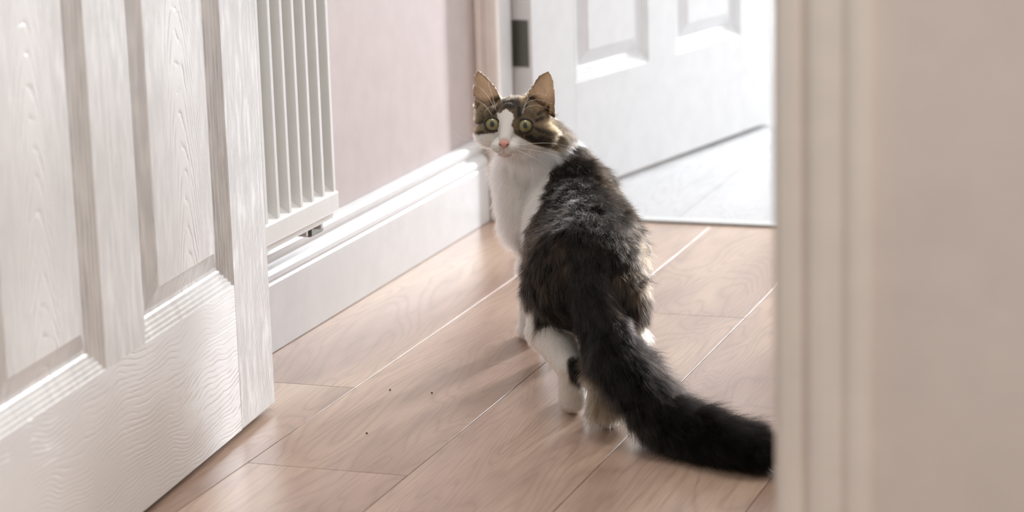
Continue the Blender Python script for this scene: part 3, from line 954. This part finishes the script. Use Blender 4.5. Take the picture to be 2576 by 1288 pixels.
at = t.n('ShaderNodeAttribute', attribute_name='fur_color')
hb = t.n('ShaderNodeBsdfHairPrincipled')
hb.parametrization = 'COLOR'
t.l(at.outputs['Color'], hb.inputs['Color'])
hb.inputs['Roughness'].default_value = 0.25; hb.inputs['IOR'].default_value = 1.37; hb.inputs['Radial Roughness'].default_value = 0.4
t.l(hb.outputs[0], t.out.inputs[0])
hc_.materials.append(t.m)
fur = bpy.data.objects.new('fur', hc_); link(fur, cat)
fur['kind'] = 'stuff'
print('STRANDS', NS, 'VERTS', nv)

# eyes
t = NT('cat_eye')
co = t.n('ShaderNodeTexCoord').outputs['Object']
sep = t.n('ShaderNodeSeparateXYZ'); t.l(co, sep.inputs[0])
ex_, ez_ = sep.outputs[0], sep.outputs[2]
r_n = t.math('SQRT', t.math('ADD', t.math('MULTIPLY', ex_, ex_), t.math('MULTIPLY', ez_, ez_)))
rp = t.math('SQRT', t.math('ADD', t.math('POWER', t.math('DIVIDE', t.math('ABSOLUTE', ex_), 0.0028), 2.0), t.math('POWER', t.math('DIVIDE', t.math('ABSOLUTE', ez_), 0.0035), 2.0)))
fib = t.noise(t.scale(co, (900, 900, 900)), 1.0, 2)
iris = t.ramp(t.math('MULTIPLY', r_n, 112.0), [(0.30, (0.115, 0.120, 0.032)), (0.55, (0.235, 0.205, 0.062)), (0.82, (0.20, 0.17, 0.050)), (0.98, (0.03, 0.03, 0.010))])
iris = t.mix(t.math('MULTIPLY', fib, 0.5), iris, (0.13, 0.12, 0.035, 1))
pup = t.ramp(rp, [(0.92, (1, 1, 1)), (1.08, (0, 0, 0))])
c = t.mix(pup, iris, (0.006, 0.007, 0.006, 1))
t.bsdf(c, 0.35, None, Coat_Weight=1.0, Coat_Roughness=0.02)
M_eye = t.m
M_rim = plain('eye_rim', (0.018, 0.013, 0.010), 0.35)
M_nose = plain('pink_nose', (0.66, 0.33, 0.27), 0.55)
M_lip = plain('pink_lip', (0.50, 0.27, 0.23), 0.6)
M_nost = plain('nostril', (0.10, 0.03, 0.025), 0.7)
hm = Matrix(((hx[0], hy[0], hz[0]), (hx[1], hy[1], hz[1]), (hx[2], hy[2], hz[2])))


def place_local(o, origin):
    o.matrix_basis = Matrix.Translation(Vector(origin) - CR) @ hm.to_4x4()


for (exx, eyy, ezz, inner_ang, outer_ang) in ((-20.8, 2.4, 1.0, -42, 160), (20.8, 2.6, -0.5, 222, 20)):
    bm = bmesh.new(); bmesh.ops.create_uvsphere(bm, u_segments=32, v_segments=20, radius=0.0102)
    e = mk('eye', bm, M_eye, cat, True)
    oc = Vector(HL(exx, eyy, ezz)); ydir = -(CAM - oc).normalized(); xdir = ydir.cross(Vector((0, 0, 1))).normalized(); zdir = xdir.cross(ydir)
    e.matrix_basis = Matrix.Translation(oc - CR) @ Matrix((xdir, ydir, zdir)).transposed().to_4x4()
    bm = bmesh.new()
    pth = []
    for k in range(49):
        a = 2 * math.pi * k / 48
        da = (math.degrees(a) - inner_ang + 180) % 360 - 180
        db = (math.degrees(a) - outer_ang + 180) % 360 - 180
        r = 8.9 - 0.5 * abs(math.sin(a)) + 2.6 * math.exp(-(da / 17) ** 2) + 0.7 * math.exp(-(db / 22) ** 2)
        y = -math.sqrt(max(10.4 ** 2 - min(r, 9.8) ** 2, 2)) + (0.8 if r > 9.8 else 0)
        pth.append(Vector((r * math.cos(a), y, r * math.sin(a))) * 0.001)
    rr = [0.00135 + 0.00045 * math.exp(-((((2 * 180 * k / 48) * 1.0 - inner_ang + 180) % 360 - 180) / 20) ** 2) for k in range(49)]
    tube(bm, pth, rr, 8, False)
    rim = mk('eyelid', bm, M_rim, e, True)

# nose leather
bm = bmesh.new(); bmesh.ops.create_icosphere(bm, subdivisions=4, radius=1.0)
for v in bm.verts:
    x, y, z = v.co
    wz = 0.62 + 0.38 * (z * 0.5 + 0.5) ** 0.7 * 1.0 if z > -1 else 0.5
    if z < 0: wz = 0.35 + 0.45 * (1 + z)
    v.co = Vector((x * 6.9 * wz / 0.9, y * 5.0, z * 5.2)) * 0.001
    if v.co.y < -0.002 and abs(v.co.x) < 0.0007: v.co.y += 0.0005
nose = mk('nose', bm, M_nose, cat, True); place_local(nose, HL(-3.2, -16.5, -23.5))
for sx in (-1, 1):
    bm = bmesh.new(); bmesh.ops.create_icosphere(bm, subdivisions=3, radius=1.0)
    for v in bm.verts:
        x, y, z = v.co
        v.co = Vector((x * 1.7 + sx * (4.3 + 0.5 * z), y * 1.1 - 3.1, z * 0.85 - 1.0 + sx * x * 0.5)) * 0.001
    mk('nostril', bm, M_nost, nose, True)
bm = bmesh.new()
tube(bm, [Vector(HL(-3.2, -18.6, -27.5)) - CR, Vector(HL(-3.2, -19.2, -31)) - CR, Vector(HL(-3.2, -18.6, -34.5)) - CR], [0.0007, 0.0005, 0.0006], 8)
for sx in (-1, 1):
    tube(bm, [Vector(HL(-3.2 + sx * a, y, z)) - CR for a, y, z in ((0, -18.4, -34.3), (2.4, -17.8, -35.6), (5, -17.0, -36.8), (7.5, -15.4, -37.3), (9.5, -13.2, -37.4))], [0.0005, 0.0005, 0.0005, 0.0004, 0.0002], 8)
mk('mouth', bm, M_lip, cat, True)

# whiskers and brow hairs
M_wh = plain('whisker_white', (0.85, 0.83, 0.80), 0.4)
W = [((-17, -12, 14 + 8), (-22, -22, 34), (-32, -20, 45), (-46, -8, 51)), ((-15, -6, 18), (-19, -14, 38), (-23, -12, 48), (-25, 0, 60)),
     ((-20, -4, 12), (-28, -12, 24), (-38, -8, 30), (-46, 0, 33)), ((19, -6, 14), (24, -16, 27), (38, -14, 32), (55, -4, 27)), ((18, -5, 14), (24, -16, 22), (38, -14, 25), (54, -2, 19)),
     ((17, -4, 15), (26, -12, 34), (38, -8, 40), (48, 2, 37)),
     ((-17, -14, -25), (-40, -22, -20), (-58, -16, -16), (-74, 0, -4)), ((-18, -13, -28), (-40, -20, -30), (-58, -12, -30), (-72, 4, -28)), ((-17, -12, -30), (-36, -18, -38), (-54, -10, -44), (-66, 4, -52)),
     ((12, -14, -25), (36, -22, -22), (58, -16, -22), (78, 0, -26)), ((12, -13, -28), (36, -20, -31), (58, -12, -36), (76, 6, -44)), ((11, -12, -30), (30, -18, -38), (46, -10, -48), (58, 4, -62))]
for w_ in W:
    bm = bmesh.new()
    pp = [Vector(HL(*cr_interp(w_, k / 12))) - CR for k in range(13)]
    tube(bm, pp, [0.00024 * (1 - 0.75 * k / 12) for k in range(13)], 6)
    mk('whisker', bm, M_wh, cat, True)
